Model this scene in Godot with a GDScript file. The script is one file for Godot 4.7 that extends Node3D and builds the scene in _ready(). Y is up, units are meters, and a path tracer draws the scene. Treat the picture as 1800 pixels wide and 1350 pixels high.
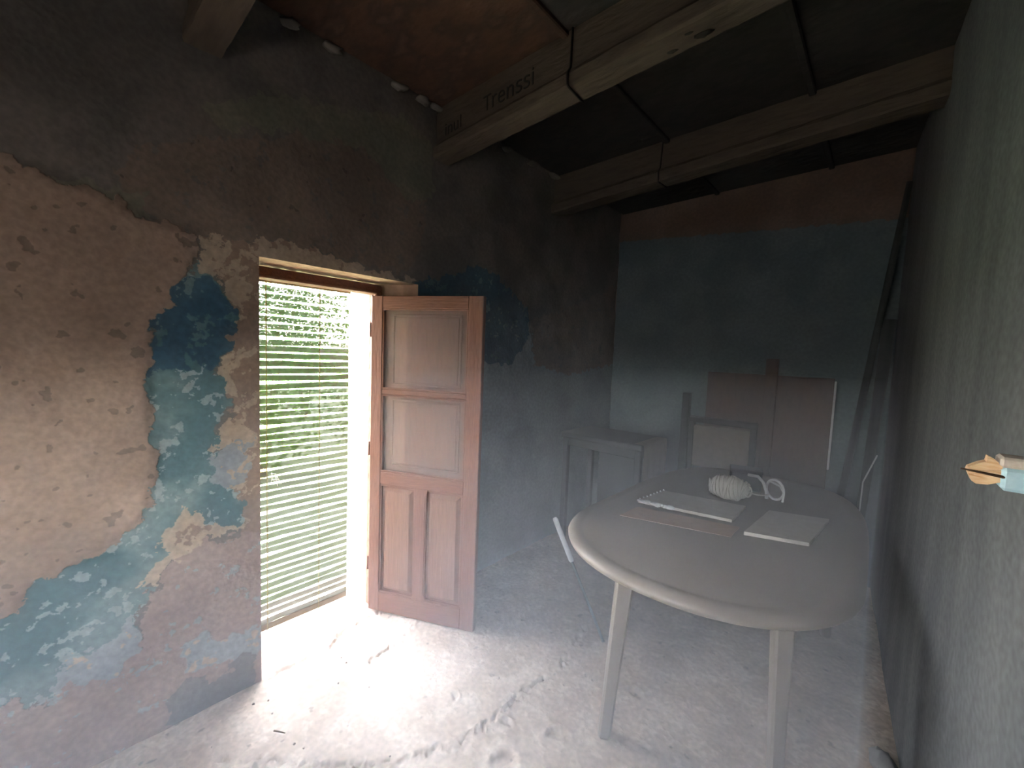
extends Node3D

# ---------------------------------------------------------------- helpers
var names := {}
var M := {}
var rng := RandomNumberGenerator.new()

func numbered(called: String) -> String:
	if not names.has(called):
		names[called] = 0
		return called
	names[called] += 1
	return "%s_%03d" % [called, names[called]]

func thing(called: String, label: String, category: String, at := Vector3.ZERO, turn := 0.0, group := "") -> Node3D:
	var o := Node3D.new()
	o.name = numbered(called)
	add_child(o)
	o.position = at
	o.rotation.y = turn
	o.set_meta("label", label)
	o.set_meta("category", category)
	if group != "": o.set_meta("group", group)
	return o

func structure(called: String, label: String, category: String, at := Vector3.ZERO) -> Node3D:
	var o := thing(called, label, category, at)
	o.set_meta("kind", "structure")
	return o

func part(called: String, mesh: Mesh, mat: Material, parent: Node3D, at := Vector3.ZERO, basis := Basis.IDENTITY) -> MeshInstance3D:
	var o := MeshInstance3D.new()
	o.name = called
	o.mesh = mesh
	o.material_override = mat
	o.cast_shadow = GeometryInstance3D.SHADOW_CASTING_SETTING_ON
	parent.add_child(o, true)
	o.transform = Transform3D(basis, at)
	return o

func single(called: String, mesh: Mesh, mat: Material, label: String, category: String, at := Vector3.ZERO, basis := Basis.IDENTITY, group := "") -> MeshInstance3D:
	var o := MeshInstance3D.new()
	o.name = numbered(called)
	o.mesh = mesh
	o.material_override = mat
	add_child(o)
	o.transform = Transform3D(basis, at)
	o.set_meta("label", label)
	o.set_meta("category", category)
	if group != "": o.set_meta("group", group)
	return o

func begin(smooth := -1) -> SurfaceTool:
	var st := SurfaceTool.new()
	st.begin(Mesh.PRIMITIVE_TRIANGLES)
	st.set_smooth_group(smooth)
	return st

func done(st: SurfaceTool) -> ArrayMesh:
	st.generate_normals()
	return st.commit()

func tri(st: SurfaceTool, a: Vector3, b: Vector3, c: Vector3, inside: Vector3) -> void:
	var n := (b - a).cross(c - a)
	if n.dot((a + b + c) / 3.0 - inside) > 0.0:
		st.add_vertex(a); st.add_vertex(c); st.add_vertex(b)
	else:
		st.add_vertex(a); st.add_vertex(b); st.add_vertex(c)

func quad(st: SurfaceTool, a: Vector3, b: Vector3, c: Vector3, d: Vector3, inside: Vector3) -> void:
	tri(st, a, b, c, inside)
	tri(st, a, c, d, inside)

# chamfered box, size full extents
func cbox(st: SurfaceTool, at: Vector3, size: Vector3, ch := 0.004, b := Basis.IDENTITY) -> void:
	var h := size * 0.5
	var k: float = min(ch, min(h.x, min(h.y, h.z)) * 0.45)
	var P := func(sx: float, sy: float, sz: float, ax: int) -> Vector3:
		var v := Vector3(sx * (h.x - k), sy * (h.y - k), sz * (h.z - k))
		v[ax] = [sx, sy, sz][ax] * h[ax]
		return at + b * v
	for s in [-1.0, 1.0]:
		quad(st, P.call(s, -1.0, -1.0, 0), P.call(s, 1.0, -1.0, 0), P.call(s, 1.0, 1.0, 0), P.call(s, -1.0, 1.0, 0), at)
		quad(st, P.call(-1.0, s, -1.0, 1), P.call(1.0, s, -1.0, 1), P.call(1.0, s, 1.0, 1), P.call(-1.0, s, 1.0, 1), at)
		quad(st, P.call(-1.0, -1.0, s, 2), P.call(1.0, -1.0, s, 2), P.call(1.0, 1.0, s, 2), P.call(-1.0, 1.0, s, 2), at)
	for s in [-1.0, 1.0]:
		for t in [-1.0, 1.0]:
			quad(st, P.call(s, t, -1.0, 0), P.call(s, t, 1.0, 0), P.call(s, t, 1.0, 1), P.call(s, t, -1.0, 1), at)
			quad(st, P.call(-1.0, s, t, 1), P.call(1.0, s, t, 1), P.call(1.0, s, t, 2), P.call(-1.0, s, t, 2), at)
			quad(st, P.call(s, -1.0, t, 0), P.call(s, 1.0, t, 0), P.call(s, 1.0, t, 2), P.call(s, -1.0, t, 2), at)
			for w in [-1.0, 1.0]:
				tri(st, P.call(s, t, w, 0), P.call(s, t, w, 1), P.call(s, t, w, 2), at)

func boxm(size: Vector3, ch := 0.004) -> ArrayMesh:
	var st := begin()
	cbox(st, Vector3.ZERO, size, ch)
	return done(st)

func frame_basis(d: Vector3) -> Basis:
	var y := d.normalized()
	var x := (Vector3.RIGHT if absf(y.x) < 0.8 else Vector3.BACK).cross(y).normalized()
	return Basis(x, y, x.cross(y))

# tube along points with radii
func tube(st: SurfaceTool, pts: Array, rad: Array, seg := 8, caps := true) -> void:
	var rings := []
	var x_prev := Vector3.ZERO
	for i in pts.size():
		var d: Vector3 = pts[min(i + 1, pts.size() - 1)] - pts[max(i - 1, 0)]
		var b := frame_basis(d)
		if i > 0:
			var y := d.normalized()
			var x := (x_prev - y * x_prev.dot(y)).normalized()
			b = Basis(x, y, x.cross(y))
		x_prev = b.x
		var r: float = rad[i] if rad.size() > 1 else rad[0]
		var ring := []
		for k in seg:
			var a := TAU * k / seg
			ring.append(pts[i] + (b.x * cos(a) + b.z * sin(a)) * r)
		rings.append(ring)
	for i in pts.size() - 1:
		var mid: Vector3 = (pts[i] + pts[i + 1]) * 0.5
		for k in seg:
			var k2 := (k + 1) % seg
			quad(st, rings[i][k], rings[i][k2], rings[i + 1][k2], rings[i + 1][k], mid)
	if caps:
		for e in [0, pts.size() - 1]:
			var other: Vector3 = pts[1] if e == 0 else pts[pts.size() - 2]
			for k in range(1, seg - 1):
				tri(st, rings[e][0], rings[e][k], rings[e][k + 1], other)

func tubem(pts: Array, rad: Array, seg := 8) -> ArrayMesh:
	var st := begin(0)
	tube(st, pts, rad, seg)
	return done(st)

# prism from a polygon in the xy plane, thickness along z
func prism(poly: PackedVector2Array, z0: float, z1: float, inset := 0.0) -> ArrayMesh:
	var st := begin()
	var n := poly.size()
	var mid := Vector2.ZERO
	for p in poly: mid += p / n
	var idx := Geometry2D.triangulate_polygon(poly)
	var zc := (z0 + z1) * 0.5
	for f in [z0, z1]:
		for i in range(0, idx.size(), 3):
			var v := []
			for j in 3:
				var p: Vector2 = poly[idx[i + j]]
				v.append(Vector3(p.x, p.y, f))
			var m: Vector3 = (v[0] + v[1] + v[2]) / 3.0
			tri(st, v[0], v[1], v[2], Vector3(m.x, m.y, zc))
	for i in n:
		var a: Vector2 = poly[i]
		var b: Vector2 = poly[(i + 1) % n]
		var e := (b - a).orthogonal().normalized() * 0.001
		var q := (a + b) * 0.5
		var ins := q + e if Geometry2D.is_point_in_polygon(q + e, poly) else q - e
		quad(st, Vector3(a.x, a.y, z0), Vector3(b.x, b.y, z0), Vector3(b.x, b.y, z1), Vector3(a.x, a.y, z1), Vector3(ins.x, ins.y, zc))
	return done(st)

# grid surface: pos.call(i, j) -> Vector3, with uv
func gridm(nu: int, nv: int, pos: Callable, uvf: Callable, skip = null, flip := false) -> ArrayMesh:
	var st := begin(0)
	for j in nv + 1:
		for i in nu + 1:
			st.set_uv(uvf.call(i, j))
			st.add_vertex(pos.call(i, j))
	var w := nu + 1
	for j in nv:
		for i in nu:
			if skip != null and skip.call(i, j): continue
			var a := j * w + i
			var q := [a, a + 1, a + w + 1, a, a + w + 1, a + w]
			if flip: q = [a, a + w + 1, a + 1, a, a + w, a + w + 1]
			for k in q: st.add_index(k)
	st.generate_normals()
	return st.commit()

func noise(sd: int, freq: float, oct := 4, kind := FastNoiseLite.TYPE_SIMPLEX_SMOOTH) -> FastNoiseLite:
	var n := FastNoiseLite.new()
	n.seed = sd
	n.noise_type = kind
	n.frequency = freq
	n.fractal_octaves = oct
	return n

func bytes_of(n: FastNoiseLite, w: int, h: int) -> PackedByteArray:
	var im := n.get_image(w, h, false, false, true)
	im.convert(Image.FORMAT_L8)
	return im.get_data()

# seamless noise mapped through colours (sRGB)
func ntex(sd: int, freq: float, cols: Array, side := 256, oct := 5, kind := FastNoiseLite.TYPE_SIMPLEX_SMOOTH) -> ImageTexture:
	var n := noise(sd, freq, oct, kind)
	var im := n.get_seamless_image(side, side, false, false, 0.15, true)
	im.convert(Image.FORMAT_L8)
	var src := im.get_data()
	var g := Gradient.new()
	g.offsets = PackedFloat32Array()
	g.colors = PackedColorArray()
	for i in cols.size():
		g.add_point(float(i) / max(1, cols.size() - 1), cols[i])
	var lut := []
	for i in 256:
		var c := g.sample(i / 255.0)
		lut.append([c.r8, c.g8, c.b8])
	var out := PackedByteArray()
	out.resize(side * side * 3)
	for i in side * side:
		var c: Array = lut[src[i]]
		out[i * 3] = c[0]; out[i * 3 + 1] = c[1]; out[i * 3 + 2] = c[2]
	return ImageTexture.create_from_image(Image.create_from_data(side, side, false, Image.FORMAT_RGB8, out))

func c8(r: int, g: int, b: int) -> Color:
	return Color8(r, g, b)

func mat(cols: Array, rough := 0.9, sd := 1, freq := 0.02, scale := Vector3.ONE, world := false, bump := 0.0, bump_freq := 0.03) -> StandardMaterial3D:
	var m := StandardMaterial3D.new()
	m.roughness = rough
	m.metallic_specular = 0.3
	if cols.size() == 1:
		m.albedo_color = cols[0]
	else:
		m.albedo_texture = ntex(sd, freq, cols)
		m.uv1_triplanar = true
		m.uv1_world_triplanar = world
		m.uv1_scale = scale
	if bump != 0.0:
		m.heightmap_enabled = true
		m.heightmap_texture = ntex(sd + 50, bump_freq, [Color.BLACK, Color.WHITE])
		m.heightmap_scale = bump
		m.uv1_triplanar = true
		m.uv1_world_triplanar = world
		m.uv1_scale = scale
	return m

func smooth(a: float, b: float, x: float) -> float:
	return smoothstep(a, b, x)

# ---------------------------------------------------------------- painted plaster
# a wall map: polygons (in metres) filled in order into a coarse id map, then looked up with ragged edges
func fill_poly(ids: PackedByteArray, w: int, h: int, poly: PackedVector2Array, id: int) -> void:
	for y in h:
		var xs := []
		var fy := y + 0.5
		for i in poly.size():
			var a := poly[i]
			var b := poly[(i + 1) % poly.size()]
			if (a.y <= fy and b.y > fy) or (b.y <= fy and a.y > fy):
				xs.append(a.x + (fy - a.y) / (b.y - a.y) * (b.x - a.x))
		xs.sort()
		for k in range(0, xs.size() - 1, 2):
			for x in range(max(0, int(ceil(xs[k] - 0.5))), min(w - 1, int(floor(xs[k + 1] - 0.5))) + 1):
				ids[y * w + x] = id

# returns [colour texture, height texture, ids, idw, idh]
func plaster_map(wm: float, hm: float, ppm: float, polys: Array, palette: Array, sd: int, streak := false, rag := 1.0) -> Array:
	var w := int(wm * ppm)
	var h := int(hm * ppm)
	var iw := w / 2
	var ih := h / 2
	var ids := PackedByteArray()
	ids.resize(iw * ih)
	for e in polys:
		var pp := PackedVector2Array()
		var a: Array = e[1]
		for i in range(0, a.size(), 2):
			pp.append(Vector2(a[i] * ppm * 0.5, (hm - a[i + 1]) * ppm * 0.5))
		fill_poly(ids, iw, ih, pp, e[0])
	var k := 350.0 / ppm
	var wx := bytes_of(noise(sd, 0.030 * k, 5), w, h)
	var wy := bytes_of(noise(sd + 1, 0.030 * k, 5), w, h)
	var mo := bytes_of(noise(sd + 2, 0.006 * k, 5), w, h)
	if streak:
		var im := noise(sd + 2, 0.012 * k, 4).get_image(w, h / 7, false, false, true)
		im.convert(Image.FORMAT_L8)
		im.resize(w, h, Image.INTERPOLATE_CUBIC)
		mo = im.get_data()
	var gr := bytes_of(noise(sd + 3, 0.09 * k, 3), w, h)
	var fl := bytes_of(noise(sd + 4, 0.022 * k, 5), w, h)
	var fl2 := bytes_of(noise(sd + 6, 0.075 * k, 4), w, h)
	var sp := bytes_of(noise(sd + 5, 0.028 * k, 3), w, h)
	var col := PackedByteArray()
	col.resize(w * h * 3)
	var hgt := PackedByteArray()
	hgt.resize(w * h)
	var amp := 0.11 * 350.0 / ppm * 0.5 * rag
	for y in h:
		for x in w:
			var i := y * w + x
			var ix: int = clampi(int(x * 0.5 + (wx[i] - 128) * amp), 0, iw - 1)
			var iy: int = clampi(int(y * 0.5 + (wy[i] - 128) * amp), 0, ih - 1)
			var p: Array = palette[ids[iy * iw + ix]]
			# [r,g,b, r2,g2,b2, mottle, flake threshold, flake id, level, spot threshold]
			if fl[i] * 0.62 + fl2[i] * 0.38 > p[7]:
				p = palette[p[8]]
			var t: float = clampf((mo[i] - 128) * p[6] / 128.0 + 0.5, 0.0, 1.0)
			var g: float = 0.90 + gr[i] * 0.0008
			if sp[i] > p[10]:
				g *= 0.78
			col[i * 3] = int(lerpf(p[0], p[3], t) * g)
			col[i * 3 + 1] = int(lerpf(p[1], p[4], t) * g)
			col[i * 3 + 2] = int(lerpf(p[2], p[5], t) * g)
			hgt[i] = clampi(int(p[9] + (gr[i] - 128) * 0.16 + (fl[i] - 128) * 0.12 - (24 if sp[i] > p[10] else 0)), 0, 255)
	var tc := ImageTexture.create_from_image(Image.create_from_data(w, h, false, Image.FORMAT_RGB8, col))
	var th := ImageTexture.create_from_image(Image.create_from_data(w, h, false, Image.FORMAT_L8, hgt))
	return [tc, th, ids, iw, ih]

func plaster_mat(pm: Array, bump: float) -> StandardMaterial3D:
	var m := StandardMaterial3D.new()
	m.albedo_texture = pm[0]
	m.roughness = 0.95
	m.metallic_specular = 0.15
	m.heightmap_enabled = true
	m.heightmap_texture = pm[1]
	m.heightmap_scale = bump
	return m

# ---------------------------------------------------------------- layout (metres)
const ZF := 1.30        # wall behind the photographer
const ZB := -3.96       # back wall
const OPL := -0.67      # doorway, near side
const OPR := -1.517     # doorway, far side at the room face
const OPT := 1.98       # doorway head at the room face

func right_x(z: float) -> float:
	return 2.433 + 0.0714 * z

func _ready() -> void:
	rng.seed = 7
	setup_view()
	materials()
	build_floor()
	build_wall_left()
	build_other_walls()
	build_ceiling()
	build_door()
	build_blind()
	build_outside()
	build_table()
	build_table_things()
	build_back_furniture()
	build_small_things()
	build_haze()

func setup_view() -> void:
	var cam := Camera3D.new()
	cam.name = "camera"
	add_child(cam)
	cam.position = Vector3(2.1, 1.6, 0.0)
	cam.rotation_degrees = Vector3(-4.254, 41.277, 2.2)
	cam.fov = 84.74
	cam.near = 0.02
	cam.current = true
	var env := Environment.new()
	env.background_mode = Environment.BG_SKY
	var sky := Sky.new()
	var sm := ProceduralSkyMaterial.new()
	sm.sky_top_color = Color(0.84, 0.87, 0.92)
	sm.sky_horizon_color = Color(1.0, 0.98, 0.94)
	sm.ground_horizon_color = Color(0.8, 0.78, 0.72)
	sm.ground_bottom_color = Color(0.5, 0.48, 0.42)
	sm.sun_angle_max = 1.0
	sm.sky_energy_multiplier = 6.0
	sm.ground_energy_multiplier = 3.0
	sky.sky_material = sm
	env.sky = sky
	env.tonemap_mode = Environment.TONE_MAPPER_LINEAR
	env.tonemap_exposure = 2.2
	env.volumetric_fog_enabled = true
	env.volumetric_fog_density = 0.0
	env.sdfgi_enabled = true
	env.ssao_enabled = true
	env.ssil_enabled = true
	var we := WorldEnvironment.new()
	we.name = "environment"
	we.environment = env
	add_child(we)
	var sun := DirectionalLight3D.new()
	sun.name = "sun"
	add_child(sun)
	sun.rotation_degrees = Vector3(-52, 75, 0)
	sun.light_energy = 12.0
	sun.light_color = Color(1.0, 0.96, 0.91)
	sun.light_angular_distance = 0.6
	sun.shadow_enabled = true

func materials() -> void:
	M.masonry = mat([c8(120, 110, 98), c8(150, 138, 124)], 0.95, 3, 0.02, Vector3(0.8, 0.8, 0.8), true)
	M.reveal = mat([c8(160, 132, 110), c8(178, 149, 125), c8(146, 120, 99)], 0.95, 4, 0.02, Vector3(1.2, 1.2, 1.2), true, 1.2)
	M.leaf_wood = mat([c8(98, 64, 49), c8(120, 81, 63), c8(108, 72, 55), c8(134, 95, 76)], 0.62, 5, 0.02, Vector3(9, 0.9, 9), false, 0.15)
	M.leaf_rail = mat([c8(98, 64, 49), c8(120, 81, 63), c8(108, 72, 55), c8(134, 95, 76)], 0.62, 6, 0.02, Vector3(0.9, 9, 9), false, 0.15)
	M.leaf_panel = mat([c8(106, 76, 60), c8(128, 95, 77), c8(116, 84, 67), c8(144, 110, 91)], 0.7, 7, 0.02, Vector3(7, 0.7, 7), false, 0.15)
	M.shutter = mat([c8(106, 70, 56), c8(122, 84, 68), c8(113, 76, 61)], 0.7, 8, 0.02, Vector3(6, 0.7, 6))
	M.frame_wood = mat([c8(96, 62, 48), c8(124, 80, 60), c8(84, 54, 42)], 0.7, 9, 0.02, Vector3(4, 4, 4), true, 0.4)
	M.beam = mat([c8(74, 65, 55), c8(87, 77, 65), c8(64, 57, 49)], 0.9, 10, 0.02, Vector3(0.7, 2.5, 2.5), true, 0.4)
	M.board_red = mat([c8(66, 48, 38), c8(82, 60, 46), c8(60, 45, 37), c8(100, 78, 62)], 0.95, 11, 0.015, Vector3(0.9, 0.9, 1.6), true, 0.6)
	M.board_grey = mat([c8(46, 43, 40), c8(56, 52, 48), c8(42, 40, 37), c8(64, 60, 54)], 0.95, 12, 0.015, Vector3(0.9, 0.9, 1.6), true, 0.6)
	M.mortar = mat([c8(98, 93, 85), c8(116, 110, 101)], 0.95, 13, 0.03, Vector3(4, 4, 4), true)
	M.dark = mat([c8(38, 34, 30)], 0.8)
	M.ink = mat([c8(26, 23, 20)], 0.9)
	M.floor = mat([c8(188, 176, 167), c8(206, 195, 187), c8(196, 185, 176), c8(216, 207, 200)], 0.95, 14, 0.012, Vector3(0.9, 0.9, 0.9), true, 0.35, 0.06)
	M.resin = mat([c8(130, 119, 107), c8(140, 130, 118)], 0.42, 15, 0.01, Vector3(1.0, 1.0, 1.0))
	M.resin.metallic_specular = 0.45
	M.glass = StandardMaterial3D.new()
	M.glass.albedo_color = Color(0.95, 0.97, 0.96, 0.05)
	M.glass.roughness = 0.04
	M.glass.transparency = BaseMaterial3D.TRANSPARENCY_ALPHA
	M.slat = StandardMaterial3D.new()
	M.slat.albedo_color = Color(0.27, 0.31, 0.20, 0.985)
	M.slat.transparency = BaseMaterial3D.TRANSPARENCY_ALPHA
	M.slat.roughness = 0.6
	M.rail = mat([c8(112, 102, 80), c8(126, 115, 92)], 0.7, 17, 0.02, Vector3(2, 2, 2))
	M.cord = mat([c8(128, 124, 84)], 0.9)
	M.white = mat([c8(226, 228, 228)], 0.6)

# ---------------------------------------------------------------- floor
func seg_dist(p: Vector2, a: Vector2, b: Vector2) -> float:
	return p.distance_to(Geometry2D.get_closest_point_to_segment(p, a, b))

func build_floor() -> void:
	var f := structure("floor", "pale dusty cracked earth floor", "floor")
	var n1 := noise(21, 1.3, 4)
	var n2 := noise(22, 9.0, 4)
	var n3 := noise(23, 0.9, 3)
	var cracks := [
		[-0.0, -0.68, 0.0, -0.83, 0.02, -0.99, -0.07, -1.1, -0.07, -1.17, -0.07, -1.31, 0.0, -1.51],
		[0.24, -1.02, 0.24, -1.27, 0.16, -1.47],
		[0.29, -0.40, 0.45, -0.56, 0.6, -0.67, 0.8, -0.87, 0.91, -1.09, 0.94, -1.22, 0.94, -1.49, 0.97, -1.77, 0.9, -2.1],
		[0.6, -0.67, 0.72, -0.3, 0.66, 0.2]]
	# [x, z, radius, facing]
	var prints := [[1.20, -1.40, 0.055, 2.2], [1.12, -1.16, 0.062, 2.4], [1.33, -1.84, 0.045, 1.6], [1.0, -1.30, 0.03, 2.0], [1.42, -1.15, 0.05, 2.4], [0.72, -1.24, 0.028, 1.0]]
	var x0 := -0.62
	var x1 := 2.50
	var nu := 330
	var nv := 560
	var pos := func(i: int, j: int) -> Vector3:
		var x := lerpf(x0, x1, float(i) / nu)
		var z := lerpf(ZB - 0.02, ZF + 0.02, float(j) / nv)
		var p := Vector2(x, z)
		var y := n1.get_noise_2d(x, z) * 0.006 + n2.get_noise_2d(x, z) * 0.003
		var q := p + Vector2(n2.get_noise_2d(x * 2.0, z * 2.0 + 30.0), n2.get_noise_2d(x * 2.0 + 50.0, z * 2.0)) * 0.03
		if z > -2.3 and z < 0.3:
			for c in cracks:
				for k in range(0, c.size() - 2, 2):
					var d := seg_dist(q, Vector2(c[k], c[k + 1]), Vector2(c[k + 2], c[k + 3]))
					if d < 0.03:
						y -= 0.015 * (1.0 - smooth(0.003, 0.012, d)) * smooth(-0.25, 0.1, n1.get_noise_2d(x * 5.0, z * 5.0 + 9.0) + 0.1)
						y += 0.003 * (1.0 - smooth(0.012, 0.03, d))
			for s in prints:
				var v := p - Vector2(s[0], s[1])
				var r: float = v.length() / s[2]
				if r < 1.5:
					var side := v.normalized().dot(Vector2(cos(s[3]), -sin(s[3])))
					y -= 0.012 * (1.0 - smooth(0.7, 1.0, r)) * smooth(-0.6, 0.9, side)
					y += 0.004 * smooth(0.9, 1.05, r) * (1.0 - smooth(1.1, 1.5, r)) * smooth(-0.4, 0.6, side)
		return Vector3(x, y, z)
	var uvf := func(i: int, j: int) -> Vector2: return Vector2(float(i) / nu, float(j) / nv)
	var mesh := gridm(nu, nv, pos, uvf)
	var pal := [
		[174, 157, 142, 193, 176, 161, 1.5, 148, 1, 122, 214],
		[187, 171, 156, 202, 187, 173, 1.4, 999, 0, 142, 222]]
	var pm := plaster_map(x1 - x0, ZF - ZB + 0.04, 260.0, [], pal, 401)
	part("earth_surface", mesh, plaster_mat(pm, 0.9), f)
	part("slab", boxm(Vector3(3.3, 0.2, 5.5), 0.01), M.masonry, f, Vector3(0.95, -0.13, -1.33))

# ---------------------------------------------------------------- wall with the doorway
func wall_polys() -> Array:
	var P := {
		"brownup": [-0.26,2.28, -0.42,2.39, -0.73,2.51, -1.04,2.69, -1.44,2.73, -1.56,2.55, -1.53,2.25, -1.46,2.04, -0.93,2.06, -0.68,2.06, -0.46,2.00, -0.42,2.04, -0.28,2.05, -0.21,2.15],
		"green1": [-0.48,2.54, -0.73,2.70, -1.04,2.77, -1.36,2.88, -1.60,2.82, -1.61,2.50, -1.45,2.42, -1.16,2.63, -0.73,2.55, -0.52,2.45],
		"green2": [-0.02,2.13, -0.14,2.15, -0.21,2.12, -0.30,2.13, -0.31,2.05, -0.21,2.09, -0.09,2.10],
		"jambbrown": [-0.46,2.00, -0.69,2.06, -0.69,0.66, -0.60,0.72, -0.59,0.78, -0.57,0.95, -0.55,1.38, -0.54,1.57, -0.58,1.70, -0.55,1.79, -0.52,1.91],
		"pinklow": [-0.23,0.39, -0.27,0.59, -0.34,0.70, -0.44,0.75, -0.60,0.74, -0.69,0.72, -0.69,-0.01, -0.49,-0.06, -0.16,0.0, 1.3,0.0, 1.3,0.43, 0.18,0.43, 0.01,0.32, -0.05,0.35],
		"blue": [-0.46,1.93, -0.51,1.95, -0.52,1.91, -0.48,1.87, -0.55,1.79, -0.58,1.74, -0.58,1.65, -0.54,1.57, -0.50,1.50, -0.55,1.38, -0.54,1.30, -0.49,1.25, -0.50,1.14, -0.57,0.95, -0.60,0.91, -0.59,0.78, -0.48,0.80, -0.40,0.88, -0.37,0.83, -0.41,0.74, -0.32,0.72, -0.29,0.67, -0.27,0.59, -0.25,0.57, -0.24,0.54, -0.23,0.42, -0.11,0.40, -0.02,0.40, 0.01,0.33, 0.11,0.38, 0.7,0.42, 0.7,0.70, 0.10,0.67, 0.05,0.76, -0.10,0.81, -0.24,0.88, -0.30,1.05, -0.29,1.28, -0.28,1.46, -0.32,1.72, -0.39,1.84],
		"deep": [-0.46,1.88, -0.54,1.79, -0.58,1.74, -0.58,1.65, -0.54,1.57, -0.50,1.50, -0.41,1.50, -0.30,1.46, -0.28,1.48, -0.32,1.72, -0.39,1.84],
		"lil_low": [-0.02,0.42, -0.11,0.45, -0.23,0.53, -0.23,0.39, -0.20,0.34, -0.13,0.31, -0.05,0.34, 0.01,0.32],
		"pale1": [-0.47,2.00, -0.54,2.03, -0.55,1.98, -0.53,1.94, -0.55,1.89, -0.53,1.84, -0.55,1.79, -0.60,1.75, -0.62,1.80, -0.64,1.88, -0.59,1.88, -0.61,1.98, -0.66,2.00, -0.65,2.04, -0.68,2.06, -0.83,2.06, -1.05,2.04, -1.46,2.00, -1.52,1.96, -1.38,1.97, -0.69,1.97, -0.60,1.95, -0.56,1.93, -0.51,1.84, -0.47,1.88, -0.44,1.90],
		"pale2": [-0.51,1.50, -0.55,1.55, -0.59,1.57, -0.60,1.53, -0.56,1.48, -0.57,1.38, -0.54,1.36],
		"pale3": [-0.49,1.19, -0.54,1.26, -0.61,1.27, -0.65,1.16, -0.63,1.10, -0.61,0.97, -0.60,0.92, -0.57,0.95, -0.55,1.11, -0.51,1.14],
		"pale4": [-0.34,0.84, -0.38,0.90, -0.43,0.88, -0.46,0.83, -0.58,0.78, -0.60,0.83, -0.61,0.75, -0.50,0.77, -0.42,0.74, -0.40,0.71, -0.34,0.71, -0.31,0.66, -0.27,0.63, -0.26,0.66, -0.30,0.73],
		"lilac1": [-0.50,1.13, -0.54,1.16, -0.63,1.17, -0.63,1.12, -0.61,0.97, -0.55,0.96, -0.51,0.99, -0.46,1.07],
		"lilac2": [-0.37,0.32, -0.43,0.34, -0.53,0.29, -0.67,0.27, -0.67,0.13, -0.53,0.17, -0.39,0.21],
		"lilac3": [-0.53,0.60, -0.56,0.61, -0.59,0.55, -0.54,0.55],
		"grey_b": [-0.32,0.12, -0.39,0.18, -0.49,0.10, -0.53,0.13, -0.59,0.18, -0.67,0.13, -0.62,0.05, -0.67,-0.01, -0.49,-0.12, -0.33,-0.06],
		"grayR": [-1.50,1.99, -2.53,1.93, -2.61,1.70, -2.66,1.52, -3.15,1.47, -3.96,1.52, -3.96,-0.1, -1.43,-0.1],
		"blueR": [-1.50,1.99, -1.62,2.03, -2.02,2.18, -2.16,2.15, -2.52,1.95, -2.59,1.74, -2.38,1.51, -2.08,1.51, -1.50,1.6],
		"brownR": [-2.60,1.87, -3.11,2.01, -3.96,2.33, -3.96,1.52, -3.16,1.42, -2.66,1.52],
		"tan": [1.30,2.2, 0.4,2.18, 0.05,2.14, -0.02,2.14, -0.09,2.11, -0.21,2.10, -0.28,2.05, -0.42,2.04, -0.46,2.00, -0.44,1.94, -0.39,1.84, -0.35,1.74, -0.32,1.71, -0.29,1.59, -0.28,1.42, -0.29,1.28, -0.30,1.15, -0.30,1.04, -0.28,0.95, -0.24,0.87, -0.18,0.84, -0.10,0.80, 0.02,0.76, 0.05,0.74, 0.06,0.67, 0.10,0.66, 1.30,0.68]}
	var ids := {"brownup": 1, "green1": 2, "green2": 2, "jambbrown": 3, "pinklow": 4, "blue": 5, "deep": 6, "lil_low": 7, "pale1": 8, "pale2": 8, "pale3": 8, "pale4": 8, "lilac1": 7, "lilac2": 7, "lilac3": 7, "grey_b": 9, "grayR": 10, "blueR": 6, "brownR": 1, "tan": 11}
	var out := []
	for k in P:
		var a: Array = P[k]
		var b := []
		for i in range(0, a.size(), 2):
			b.append(ZF - a[i]); b.append(a[i + 1])
		out.append([ids[k], b, k])
	return out

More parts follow.
